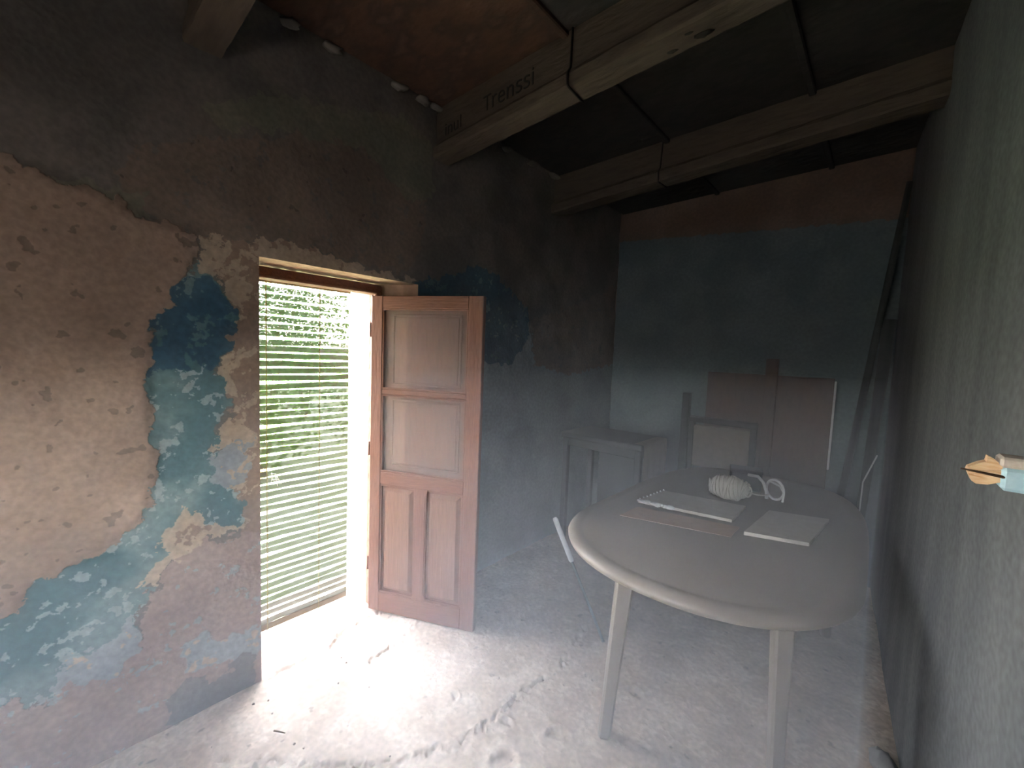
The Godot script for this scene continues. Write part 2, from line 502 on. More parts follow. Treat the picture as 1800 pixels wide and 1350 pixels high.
func build_wall_left() -> void:
	var w := structure("wall_left", "thick peeling plaster wall around the doorway", "wall")
	var wm := ZF - ZB
	var hm := 3.06
	# [r,g,b, r2,g2,b2, mottle, flake threshold, flake id, height level, spot threshold]
	var pal := [
		[92, 88, 83, 112, 105, 98, 1.6, 999, 0, 128, 999],
		[106, 94, 84, 122, 108, 96, 1.4, 174, 0, 132, 222],
		[104, 104, 90, 120, 117, 102, 1.4, 999, 0, 130, 999],
		[128, 108, 93, 144, 122, 105, 1.4, 163, 8, 120, 999],
		[136, 116, 108, 152, 132, 122, 1.5, 176, 7, 118, 999],
		[66, 97, 100, 108, 129, 128, 2.0, 157, 12, 140, 999],
		[48, 76, 93, 62, 90, 105, 1.6, 164, 5, 142, 999],
		[124, 130, 135, 146, 151, 153, 1.4, 166, 8, 134, 999],
		[160, 142, 122, 176, 158, 137, 1.4, 168, 3, 136, 999],
		[96, 95, 94, 120, 116, 112, 1.4, 999, 0, 122, 999],
		[106, 118, 121, 122, 133, 135, 1.4, 999, 0, 134, 999],
		[138, 117, 102, 153, 131, 115, 1.3, 999, 0, 178, 199],
		[132, 146, 149, 146, 156, 154, 1.0, 999, 0, 138, 999]]
	var polys := wall_polys()
	var pm := plaster_map(wm, hm, 350.0, polys, pal, 101)
	var m := plaster_mat(pm, 0.9)
	M.plaster_left = m
	# tan coat stands proud of the older paint
	var tanp := PackedVector2Array()
	for e in polys:
		if e[2] == "tan":
			for i in range(0, e[1].size(), 2): tanp.append(Vector2(ZF - e[1][i], e[1][i + 1]))
	var nz := noise(31, 2.2, 4)
	var nz2 := noise(32, 9.0, 3)
	# grid lines that meet the doorway edges
	var zs := []
	for a in [[ZF, OPL, 84], [OPL, OPR, 34], [OPR, ZB, 96]]:
		for i in int(a[2]): zs.append(lerpf(a[0], a[1], float(i) / a[2]))
	zs.append(ZB)
	var ys := []
	for a in [[0.0, OPT, 84], [OPT, hm, 46]]:
		for i in int(a[2]): ys.append(lerpf(a[0], a[1], float(i) / a[2]))
	ys.append(hm)
	var depth := func(z: float, y: float) -> float:
		var e: float = max(max(OPR - z, z - OPL), y - OPT)
		var fade := smooth(0.0, 0.12, e)
		var d := (nz.get_noise_2d(z, y) * 0.014 + nz2.get_noise_2d(z, y) * 0.004) * fade
		var q := Vector2(z, y) + Vector2(nz2.get_noise_2d(z * 2.0, y * 2.0), nz2.get_noise_2d(z * 2.0 + 40.0, y * 2.0)) * 0.02
		if z > -0.7 and y < 2.4 and Geometry2D.is_point_in_polygon(q, tanp):
			d += 0.013
		return d
	var pos := func(i: int, j: int) -> Vector3:
		var z: float = zs[i]
		var y: float = ys[j]
		return Vector3(depth.call(z, y), y, z)
	var uvf := func(i: int, j: int) -> Vector2: return Vector2((ZF - zs[i]) / wm, 1.0 - ys[j] / hm)
	var skip := func(i: int, j: int) -> bool:
		return zs[i] <= OPL + 0.001 and zs[i] > OPR + 0.001 and ys[j] < OPT - 0.001
	part("plaster_face", gridm(zs.size() - 1, ys.size() - 1, pos, uvf, skip, true), m, w)
	# masonry core in three pieces, with the deep reveal between
	var st := begin()
	cbox(st, Vector3(-0.26, 1.6, (ZF + 0.25 + OPL - 0.004) * 0.5), Vector3(0.48, 3.4, ZF + 0.25 - OPL - 0.004), 0.012)
	var fz := -1.36
	cbox(st, Vector3(-0.36, 1.6, (fz + ZB - 0.25) * 0.5), Vector3(0.28, 3.4, fz - ZB + 0.25), 0.012)
	cbox(st, Vector3(-0.12, 1.6, (OPR - 0.006 + ZB - 0.25) * 0.5), Vector3(0.2, 3.4, OPR - 0.006 - ZB + 0.25), 0.012)
	cbox(st, Vector3(-0.26, (OPT + 0.006 + 3.3) * 0.5, (OPL + OPR) * 0.5), Vector3(0.48, 3.3 - OPT - 0.006, OPL - OPR + 0.1), 0.012)
	part("masonry", done(st), M.masonry, w)
	# plastered reveal: near jamb, splayed far jamb, soffit
	var nj := noise(33, 7.0, 3)
	var jamb := func(i: int, j: int) -> Vector3:
		var x := lerpf(0.0, -0.5, i / 16.0)
		var y := lerpf(0.0, OPT, j / 60.0)
		return Vector3(x, y, OPL - absf(nj.get_noise_2d(x, y)) * 0.012 * smooth(0.0, 0.06, -x))
	part("near_jamb", gridm(16, 60, jamb, func(i, j): return Vector2(i, j)), M.reveal, w)
	var jamb2 := func(i: int, j: int) -> Vector3:
		var t := i / 16.0
		var y := lerpf(0.0, OPT, j / 60.0)
		var x := lerpf(0.0, -0.23, t)
		return Vector3(x, y, lerpf(OPR, -1.365, t) + absf(nj.get_noise_2d(x + 9.0, y)) * 0.012 * smooth(0.0, 0.2, t))
	part("far_jamb", gridm(16, 60, jamb2, func(i, j): return Vector2(i, j), null, true), M.reveal, w)
	var soff := func(i: int, j: int) -> Vector3:
		var x := lerpf(0.0, -0.5, i / 16.0)
		var z := lerpf(OPL, OPR, j / 40.0)
		return Vector3(x, OPT - absf(nj.get_noise_2d(x * 1.5 + 20.0, z * 1.5)) * 0.016 * smooth(0.0, 0.05, -x), z)
	part("soffit", gridm(16, 40, soff, func(i, j): return Vector2(i, j)), M.reveal, w)

# ---------------------------------------------------------------- the other walls
func wall_grid(a: Vector3, b: Vector3, hm: float, amp: float, sd: int, nu: int, nv: int) -> ArrayMesh:
	var d := (b - a)
	var n := d.cross(Vector3.UP).normalized()
	var nz := noise(sd, 2.0, 4)
	var nz2 := noise(sd + 1, 8.0, 3)
	var pos := func(i: int, j: int) -> Vector3:
		var p := a + d * (float(i) / nu) + Vector3.UP * (hm * j / nv)
		return p + n * (nz.get_noise_3d(p.x, p.y, p.z) * amp + nz2.get_noise_3d(p.x, p.y, p.z) * amp * 0.3)
	return gridm(nu, nv, pos, func(i, j): return Vector2(float(i) / nu, 1.0 - float(j) / nv))

func build_other_walls() -> void:
	var hm := 3.12
	# back wall: blue-grey paint under an unpainted brown band
	var w := structure("wall_back", "blue-grey painted end wall with a brown unpainted band above", "wall")
	var polys := [
		[1, [-0.1, 2.765, 2.4, 2.60, 2.4, 3.2, -0.1, 3.2]]]
	var pal := [
		[94, 110, 113, 108, 123, 125, 1.5, 999, 0, 130, 999],
		[108, 90, 78, 122, 103, 90, 1.4, 999, 0, 120, 999],
		[92, 80, 58, 104, 92, 70, 1.4, 999, 0, 118, 999],
		[98, 106, 96, 108, 118, 108, 1.4, 999, 0, 126, 999]]
	var pm := plaster_map(2.17, hm, 220.0, polys, pal, 201, false, 0.12)
	part("plaster_face", wall_grid(Vector3(0, 0, ZB), Vector3(2.17, 0, ZB), hm, 0.006, 41, 60, 80), plaster_mat(pm, 0.5), w)
	part("masonry", boxm(Vector3(3.2, 3.5, 0.3), 0.01), M.masonry, w, Vector3(1.0, 1.65, ZB - 0.17))
	# right wall, close to the photographer
	w = structure("wall_right", "grey streaked plaster wall beside the table", "wall")
	var len := ZF - ZB
	polys = []
	pal = [[90, 92, 94, 104, 105, 106, 0.8, 999, 0, 130, 999]]
	pm = plaster_map(len, hm, 220.0, polys, pal, 301, true)
	part("plaster_face", wall_grid(Vector3(right_x(ZB), 0, ZB), Vector3(right_x(ZF), 0, ZF), hm, 0.006, 51, 130, 80), plaster_mat(pm, 0.25), w)
	var ang := atan2(right_x(ZF) - right_x(ZB), len)
	part("masonry", boxm(Vector3(0.3, 3.5, 6.0), 0.01), M.masonry, w, Vector3(right_x(-1.33) + 0.17, 1.65, -1.33), Basis(Vector3.UP, ang))
	# wall behind the photographer
	w = structure("wall_front", "plain grey plaster wall behind the photographer", "wall")
	# pieces round a small unglazed window
	var wx := [0.95, 1.55]
	var wy := [0.95, 1.65]
	for e in [[-0.6, wx[0], -0.1, 3.4], [wx[1], 2.8, -0.1, 3.4], [wx[0], wx[1], -0.1, wy[0]], [wx[0], wx[1], wy[1], 3.4]]:
		part("masonry", boxm(Vector3(e[1] - e[0], e[3] - e[2], 0.3), 0.004), M.masonry, w, Vector3((e[0] + e[1]) * 0.5, (e[2] + e[3]) * 0.5, ZF + 0.15))

	var wd := structure("window_1", "small unglazed wooden window behind the photographer", "window")
	for e in [[wx[0] + 0.015, 1.3, 0.03, 0.7], [wx[1] - 0.015, 1.3, 0.03, 0.7]]:
		part("frame_post", boxm(Vector3(e[2], e[3], 0.06), 0.004), M.frame_wood, wd, Vector3(e[0], e[1], ZF + 0.15))
	for y in [0.965, 1.635]:
		part("frame_rail", boxm(Vector3(0.54, 0.03, 0.06), 0.004), M.frame_wood, wd, Vector3(1.25, y, ZF + 0.15))

# ---------------------------------------------------------------- ceiling and beams
func ceil_y(x: float) -> float:
	return 3.02 + 0.025 * x

func build_ceiling() -> void:
	var c := structure("ceiling", "ceiling of wide boards resting on the beams", "ceiling")
	part("roof_slab", boxm(Vector3(3.6, 0.12, 5.9), 0.01), M.masonry, c, Vector3(1.0, 3.24, -1.33))
	var bz := [0.72, -0.475, -1.67, -2.86, -4.05]
	var slope := Basis(Vector3.BACK, atan(0.025))
	for b in 6:
		var za: float = ZF if b == 0 else bz[b - 1] - 0.005
		var zb: float = ZB if b == 5 else bz[min(b, 4)] + 0.005
		if b == 5 or za - zb < 0.05: continue
		if b == 4: zb = ZB
		var xs := [0.012, 0.91, 1.70 if b >= 3 else 1.83, 2.40]
		for k in 3:
			var wdt: float = xs[k + 1] - xs[k] - 0.016
			var xm: float = (xs[k] + xs[k + 1]) * 0.5
			var p := part("board", boxm(Vector3(wdt, 0.06, za - zb), 0.008), M.board_red if b == 2 and k == 0 else M.board_grey, c, Vector3(xm, ceil_y(xm) + 0.03, (za + zb) * 0.5), slope)
			p.rotation.z += rng.randf_range(-0.004, 0.006)
			# joint lip where two boards meet
			if k > 0:
				part("joint_strip", boxm(Vector3(0.035, 0.03, za - zb - 0.02), 0.006), M.board_red if b == 2 else M.board_grey, c, Vector3(xs[k], ceil_y(xs[k]) - 0.006, (za + zb) * 0.5), slope)
	# lumps of mortar squeezed out along the wall
	for z in [-0.78, -1.0, -1.36, -1.5, -1.6, -2.2, -2.5, -2.72, -2.8, -3.3]:
		part("mortar_lump", lump(0.034, rng.randi(), Vector3(0.8, 0.5, 1.5)), M.mortar, c, Vector3(0.03, 3.005, z + rng.randf_range(-0.03, 0.03)))
	var labels := {1: "pale concrete ceiling beam nearest the photographer, above the patched wall", 2: "pale concrete ceiling beam above the door, with handwriting on its side", 3: "concrete ceiling beam nearest the blue-grey end wall", 0: "concrete ceiling beam behind the photographer"}
	for b in 4:
		var t := thing("ceiling_beam", labels[b], "beam", Vector3(0.0, 0.0, bz[b]), 0.0, "beams under the ceiling boards")
		# inverted T: web and flange, rising gently to the right
		var prof := PackedVector2Array([Vector2(-0.06, 0.0), Vector2(0.06, 0.0), Vector2(0.065, 0.012), Vector2(0.065, 0.06), Vector2(0.052, 0.078), Vector2(0.045, 0.085), Vector2(0.04, 0.29), Vector2(-0.04, 0.29), Vector2(-0.045, 0.085), Vector2(-0.065, 0.06), Vector2(-0.065, 0.012)])
		var nb := noise(60 + b, 3.0, 4)
		var st := begin()
		var st2 := begin()
		var nseg := 50
		var L := 2.62
		var x0 := -0.12
		var at := func(i: int, k: int) -> Vector3:
			var x := x0 + L * i / nseg
			var p: Vector2 = prof[k % prof.size()]
			var d := nb.get_noise_2d(x * 4.0, k * 3.7) * 0.004
			return Vector3(x, 2.735 + 0.052 * x + p.y - (0.028 * max(0.0, x) if p.y > 0.2 else 0.0) + d, p.x + d)
		for i in nseg:
			var mid := Vector3(x0 + L * (i + 0.5) / nseg, 2.735 + 0.052 * (x0 + L * (i + 0.5) / nseg) + 0.05, 0)
			for k in prof.size():
				var ins := mid if k < 6 or k > 7 else mid + Vector3.UP * 0.05
				quad(st2 if k >= 5 and k <= 7 else st, at.call(i, k), at.call(i, k + 1), at.call(i + 1, k + 1), at.call(i + 1, k), ins)
		part("flange", done(st), M.beam, t)
		part("web", done(st2), M.beam, t)
		# tie wire looped round the beam at the board joint
		if b > 0:
			var wx := 0.955 if b == 2 else 0.88
			var yb := 2.735 + 0.052 * wx
			var loop := []
			for p in [Vector2(0.047, 0.27), Vector2(0.051, 0.09), Vector2(0.071, 0.062), Vector2(0.071, 0.008), Vector2(0.062, -0.006), Vector2(-0.062, -0.006), Vector2(-0.071, 0.06), Vector2(-0.048, 0.27)]:
				loop.append(Vector3(wx + rng.randf_range(-0.006, 0.006), yb + p.y, p.x))
			part("tie_wire", tubem(loop, [0.005], 6), M.dark, t)
		if b == 2:
			var f := SystemFont.new()
			f.font_names = PackedStringArray(["Droid Sans"])
			for e in [["Trenssi", 0.40, 0.105, 0.088], ["inul", 0.08, 0.10, 0.072]]:
				var tm := TextMesh.new()
				tm.text = e[0]
				tm.font = f
				tm.font_size = 64
				tm.pixel_size = e[3] / 64.0 * 1.25
				tm.depth = 0.002
				tm.horizontal_alignment = HORIZONTAL_ALIGNMENT_LEFT
				tm.vertical_alignment = VERTICAL_ALIGNMENT_BOTTOM
				var x: float = e[1]
				part("handwriting", tm, M.ink, t, Vector3(x, 2.735 + 0.052 * x + e[2] - 0.02, 0.049), Basis(Vector3.BACK, 0.052) * Basis(Vector3.RIGHT, -0.02))
		if b == 2:
			for e in [[1.50, -0.02, 0.05], [1.38, -0.03, 0.03], [1.46, 0.02, 0.022]]:
				part("spall", lump(e[2] * 0.5, 5, Vector3(1.5, 0.12, 0.7)), M.dark, t, Vector3(e[0], 2.735 + 0.052 * e[0] - 0.001, e[1]))

func lump(r: float, sd: int, sc := Vector3.ONE, rows := 5, cols := 8, rough := 0.35) -> ArrayMesh:
	var n := noise(sd, 1.0, 2)
	var st := begin(0)
	var P := func(i: int, j: int) -> Vector3:
		var th := PI * i / rows
		var ph := TAU * (j % cols) / cols
		var d := Vector3(sin(th) * cos(ph), cos(th), sin(th) * sin(ph))
		return d * sc * r * (1.0 + rough * n.get_noise_3d(d.x * 2.0, d.y * 2.0, d.z * 2.0) * 2.0)
	for i in rows:
		for j in cols:
			if i > 0: tri(st, P.call(i, j), P.call(i, j + 1), P.call(i + 1, j + 1), Vector3.ZERO)
			if i < rows - 1: tri(st, P.call(i, j), P.call(i + 1, j + 1), P.call(i + 1, j), Vector3.ZERO)
	return done(st)

# ---------------------------------------------------------------- door frame and open leaf
func build_door() -> void:
	var d := structure("door_1", "open brown wooden door leaf with two glass panes, in its frame", "door")
	# frame in the depth of the wall
	part("frame_head", boxm(Vector3(0.08, 0.055, 0.70), 0.006), M.frame_wood, d, Vector3(-0.19, 1.938, -1.0))
	part("frame_head_moulding", boxm(Vector3(0.02, 0.014, 0.66), 0.004), M.leaf_wood, d, Vector3(-0.142, 1.917, -1.0))
	part("frame_post", boxm(Vector3(0.08, 1.965, 0.04), 0.006), M.frame_wood, d, Vector3(-0.19, 0.98, -1.352))
	part("frame_post", boxm(Vector3(0.08, 1.965, 0.03), 0.006), M.frame_wood, d, Vector3(-0.19, 0.98, -0.686))
	# leaf: local x runs from the hinge to the free edge, z is its thickness
	var hinge := Vector3(-0.150, 0.012, -1.318)
	var dir := Vector3(0.617, 0, -0.298).normalized()
	var bas := Basis(dir, Vector3.UP, dir.cross(Vector3.UP))
	bas = bas.orthonormalized()
	var W := 0.685
	var H := 1.885
	var T := 0.042
	var leaf := Node3D.new()
	leaf.name = "leaf"
	d.add_child(leaf)
	leaf.transform = Transform3D(bas, hinge)
	var front := -T * 0.5 if bas.z.dot(Vector3(2.1, 0, 0) - hinge) < 0.0 else T * 0.5
	var sg := signf(front)
	var s1 := 0.072
	var s2 := 0.085
	var add := func(nm: String, x0: float, x1: float, y0: float, y1: float, th: float, zc: float, m: Material, ch: float) -> MeshInstance3D:
		return part(nm, boxm(Vector3(x1 - x0, y1 - y0, th), ch), m, leaf, Vector3((x0 + x1) * 0.5, (y0 + y1) * 0.5, zc))
	add.call("stile", 0.0, s1, 0.0, H, T, 0.0, M.leaf_wood, 0.004)
	add.call("stile", W - s2, W, 0.0, H, T, 0.0, M.leaf_wood, 0.004)
	add.call("rail", s1, W - s2, H - 0.072, H, T - 0.001, 0.0, M.leaf_rail, 0.004)
	add.call("rail", s1, W - s2, 0.785, 0.86, T - 0.001, 0.0, M.leaf_rail, 0.004)
	add.call("rail", s1, W - s2, 0.0, 0.118, T - 0.001, 0.0, M.leaf_rail, 0.004)
	add.call("glazing_bar", s1, W - s2, 1.318, 1.350, T * 0.8, 0.003 * sg, M.leaf_rail, 0.006)
	# panes, with the closed inner shutter showing behind them
	for e in [[0.86, 1.318], [1.35, H - 0.072]]:
		add.call("pane", s1, W - s2, e[0], e[1], 0.004, sg * 0.004, M.glass, 0.001)
	var sz := -sg * 0.032
	for e in [[0.86, 1.325], [1.343, H - 0.07]]:
		var y0: float = e[0]
		var y1: float = e[1]
		add.call("shutter_board", s1 - 0.03, W - s2 + 0.03, y0 - 0.02, y1 + 0.02, 0.014, sz, M.shutter, 0.003)
		var xa := s1 + 0.045
		var xb := W - s2 - 0.05
		add.call("shutter_field", xa + 0.02, xb - 0.02, y0 + 0.05, y1 - 0.05, 0.008, sz + sg * 0.010, M.shutter, 0.006)
		for r in [[xa, xb, y0 + 0.03, y0 + 0.042], [xa, xb, y1 - 0.042, y1 - 0.03], [xa, xa + 0.012, y0 + 0.042, y1 - 0.042], [xb - 0.012, xb, y0 + 0.042, y1 - 0.042]]:
			add.call("shutter_moulding", r[0], r[1], r[2], r[3], 0.012, sz + sg * 0.012, M.shutter, 0.004)
	# glazing beads
	for e in [[0.86, 1.318], [1.35, H - 0.072]]:
		var y0: float = e[0]
		var y1: float = e[1]
		for r in [[s1, W - s2, y0, y0 + 0.009], [s1, W - s2, y1 - 0.009, y1], [s1, s1 + 0.009, y0 + 0.009, y1 - 0.009], [W - s2 - 0.009, W - s2, y0 + 0.009, y1 - 0.009]]:
			add.call("glazing_bead", r[0], r[1], r[2], r[3], 0.012, sg * 0.012, M.leaf_rail, 0.003)
	# lower field: two raised panels and a muntin flared at its ends
	add.call("panel_backing", s1 - 0.005, W - s2 + 0.005, 0.11, 0.79, 0.012, -sg * 0.006, M.leaf_wood, 0.002)
	var mx := 0.335
	var hw := 0.030
	var poly := PackedVector2Array()
	for p in [[-0.045, 0.118], [-0.043, 0.135], [-0.030, 0.155], [-0.030, 0.745], [-0.043, 0.768], [-0.045, 0.785]]:
		poly.append(Vector2(mx + p[0], p[1]))
	for p in [[0.045, 0.785], [0.043, 0.768], [0.030, 0.745], [0.030, 0.155], [0.043, 0.135], [0.045, 0.118]]:
		poly.append(Vector2(mx + p[0], p[1]))
	part("muntin", prism(poly, -T * 0.45, T * 0.45), M.leaf_wood, leaf)
	for e in [[s1, mx - hw], [mx + hw, W - s2]]:
		var xa: float = e[0] + 0.022
		var xb: float = e[1] - 0.022
		var ya := 0.14
		var yb := 0.763
		# raised field with bevelled margin
		var st := begin()
		var zf := sg * 0.014
		var zb := sg * 0.000
		var bv := 0.020
		var o := [Vector3(xa, ya, zb), Vector3(xb, ya, zb), Vector3(xb, yb, zb), Vector3(xa, yb, zb)]
		var q := [Vector3(xa + bv, ya + bv, zf), Vector3(xb - bv, ya + bv, zf), Vector3(xb - bv, yb - bv, zf), Vector3(xa + bv, yb - bv, zf)]
		var ins := Vector3((xa + xb) * 0.5, (ya + yb) * 0.5, -sg * 0.02)
		quad(st, q[0], q[1], q[2], q[3], ins)
		quad(st, o[0], o[1], o[2], o[3], ins + Vector3(0, 0, sg * 0.1))
		for k in 4: quad(st, o[k], o[(k + 1) % 4], q[(k + 1) % 4], q[k], ins)
		part("raised_panel", done(st), M.leaf_panel, leaf)
		for r in [[e[0], e[1], 0.118, 0.130], [e[0], e[1], 0.773, 0.785], [e[0], e[0] + 0.010, 0.130, 0.773], [e[1] - 0.010, e[1], 0.130, 0.773]]:
			add.call("panel_moulding", r[0], r[1], r[2], r[3], 0.016, sg * 0.008, M.leaf_rail, 0.005)
	for y in [0.25, 0.95, 1.65]:
		part("hinge", tubem([Vector3(-0.006, y, sg * 0.018), Vector3(-0.006, y + 0.08, sg * 0.018)], [0.005], 8), M.frame_wood, leaf)

# ---------------------------------------------------------------- slatted blind
func build_blind() -> void:
	var b := thing("slatted_blind", "green slatted roller blind hanging in the bright doorway", "blind", Vector3(-0.34, 0.0, -0.965))
	var n := 47
	var y0 := 0.075
	var y1 := 1.885
	var shapes := []
	for v in 6:
		var st := begin(0)
		var nz := noise(70 + v, 3.0, 2)
		var L := 0.60
		var ns := 14
		var prof := []
		for k in 7:
			var a := lerpf(-1.0, 1.0, k / 6.0)
			prof.append(Vector2((1.0 - a * a) * 0.0035, a * 0.0150))
		for i in ns:
			for k in 6:
				var q := []
				for e in [[i, k], [i + 1, k], [i + 1, k + 1], [i, k + 1]]:
					var z := lerpf(-0.5, 0.5, float(e[0]) / ns) * L
					var p: Vector2 = prof[e[1]]
					q.append(Vector3(p.x + nz.get_noise_2d(z, 5.0) * 0.004, p.y + nz.get_noise_2d(z, 0.0) * 0.006, z))
				var mid: Vector3 = (q[0] + q[2]) * 0.5
				quad(st, q[0], q[1], q[2], q[3], mid - Vector3(0.1, 0, 0))
		shapes.append(done(st))
	for i in n:
		var y := lerpf(y0, y1, float(i) / (n - 1))
		var o := part("slat", shapes[i % 6], M.slat, b, Vector3(0, y + rng.randf_range(-0.003, 0.003), 0))
		o.rotation.z = rng.randf_range(-0.12, 0.12)
		o.rotation.x = rng.randf_range(-0.006, 0.006)
	part("bottom_rail", boxm(Vector3(0.014, 0.036, 0.60), 0.004), M.rail, b, Vector3(0, 0.042, 0))
	part("top_rail", boxm(Vector3(0.016, 0.03, 0.62), 0.004), M.rail, b, Vector3(0, 1.93, 0))
	for z in [0.157, -0.122]:
		var pts := []
		for i in 48:
			pts.append(Vector3(0.007 + 0.0022 * (i % 2), lerpf(0.02, 1.93, i / 47.0), z + 0.0012 * sin(i * 1.7)))
		part("cord", tubem(pts, [0.0028], 5), M.cord, b)
	# a knotted scrap of white thread
	for e in [[[0.135, 0.885], [0.132, 0.86], [0.138, 0.835]], [[0.138, 0.88], [0.115, 0.875], [0.095, 0.83], [0.085, 0.815]], [[0.118, 0.875], [0.112, 0.84], [0.105, 0.805]], [[0.135, 0.845], [0.10, 0.838]]]:
		var pts := []
		for p in e: pts.append(Vector3(0.012, p[1] + 0.02, p[0] - 0.0))
		part("thread", tubem(pts, [0.0018], 5), M.white, b)

# ---------------------------------------------------------------- outside
func build_outside() -> void:
	var g := structure("trim_1", "sunlit grassy ground outside the doorway", "ground")
	var ng := noise(81, 0.6, 4)
	var pos := func(i: int, j: int) -> Vector3:
		var x := lerpf(-14.0, -0.49, i / 60.0)
		var z := lerpf(-14.0, 14.0, j / 60.0)
		return Vector3(x, -0.03 + ng.get_noise_2d(x, z) * 0.03, z)
	var gm := mat([c8(146, 156, 118), c8(172, 178, 146), c8(126, 142, 96)], 0.95, 82, 0.02, Vector3(0.3, 0.3, 0.3), true)
	part("ground", gridm(60, 60, pos, func(i, j): return Vector2(i, j)), gm, g)
	var yard := func(i: int, j: int) -> Vector3:
		var x := lerpf(-0.48, 14.0, i / 40.0)
		var z := lerpf(ZF + 0.31, 14.0, j / 40.0)
		return Vector3(x, -0.05 + ng.get_noise_2d(x, z) * 0.03, z)
	part("ground", gridm(40, 40, yard, func(i, j): return Vector2(i, j)), mat([c8(98, 90, 82), c8(112, 104, 95)], 0.95, 83, 0.02, Vector3(0.4, 0.4, 0.4), true), g)
	var lm := StandardMaterial3D.new()
	lm.albedo_color = c8(104, 140, 72)
	lm.roughness = 0.7
	lm.backlight_enabled = true
	lm.backlight = Color(0.3, 0.38, 0.16)
	var lm2 := lm.duplicate()
	lm2.albedo_color = c8(86, 122, 78)
	var wm := mat([c8(110, 92, 72)], 0.9)
	var spots := [[-3.4, -1.75, 1.25, 0.7], [-3.8, -3.4, 1.6, 0.85], [-5.6, -4.9, 1.2, 0.8], [-5.7, -2.6, 3.0, 0.95], [-7.6, -4.0, 3.5, 1.2], [-3.9, -0.2, 1.1, 0.7]]
	var labels := ["low leafy green bush outside, seen through the middle of the blind", "leafy green bush outside, behind the right half of the blind", "low green bush outside, in the gap beside the blind", "tall green bush farther outside behind the low one", "tallest green bush outside, farthest behind the blind", "leafy bush outside, hidden behind the near door jamb"]
	for k in spots.size():
		var s: Array = spots[k]
		var t := thing("bush", labels[k], "bush", Vector3(s[0], -0.03, s[1]), 0.0, "bushes outside the door")
		var st := begin()
		var h: float = s[2]
		var r: float = s[3]
		for i in (1500 if h < 2.0 else 4200):
			var u := Vector3(rng.randfn(), rng.randfn(), rng.randfn()).normalized() * pow(rng.randf(), 0.4)
			var p := Vector3(u.x * r, h * 0.52 + u.y * h * 0.48, u.z * r)
			var ax := Vector3(rng.randfn(), rng.randfn() * 0.6 + 0.4, rng.randfn()).normalized()
			var bx := ax.cross(Vector3(rng.randfn(), rng.randfn(), rng.randfn())).normalized()
			var l := rng.randf_range(0.05, 0.10)
			st.add_vertex(p); st.add_vertex(p + ax * l * 0.5 + bx * l * 0.28); st.add_vertex(p + ax * l)
			st.add_vertex(p); st.add_vertex(p + ax * l); st.add_vertex(p + ax * l * 0.5 - bx * l * 0.28)
		var fo := part("foliage", done(st), lm if k % 2 == 0 else lm2, t)
		fo.set_meta("kind", "stuff")
		for i in 4:
			var a := TAU * i / 4.0 + k
			part("stem", tubem([Vector3(0.04 * cos(a), -0.02, 0.04 * sin(a)), Vector3(0.15 * r * cos(a), h * 0.3, 0.15 * r * sin(a)), Vector3(0.5 * r * cos(a), h * 0.75, 0.5 * r * sin(a))], [0.02, 0.014, 0.005], 6), wm, t)

# ---------------------------------------------------------------- patio table
func table_outline(t: float, inset: float) -> Vector2:
	# long top with elliptical ends
	var hw := 0.63 - inset
	var a := TAU * t
	var c := cos(a)
	var s := sin(a)
	# the near end is a half ellipse, the far end a rounded rectangle
	if s >= 0.0:
		return Vector2(signf(c) * pow(absf(c), 0.92) * hw, 0.50 + pow(s, 0.92) * (0.62 - inset))
	return Vector2(signf(c) * pow(absf(c), 0.5) * hw, 0.50 - pow(-s, 0.5) * (1.58 - inset))

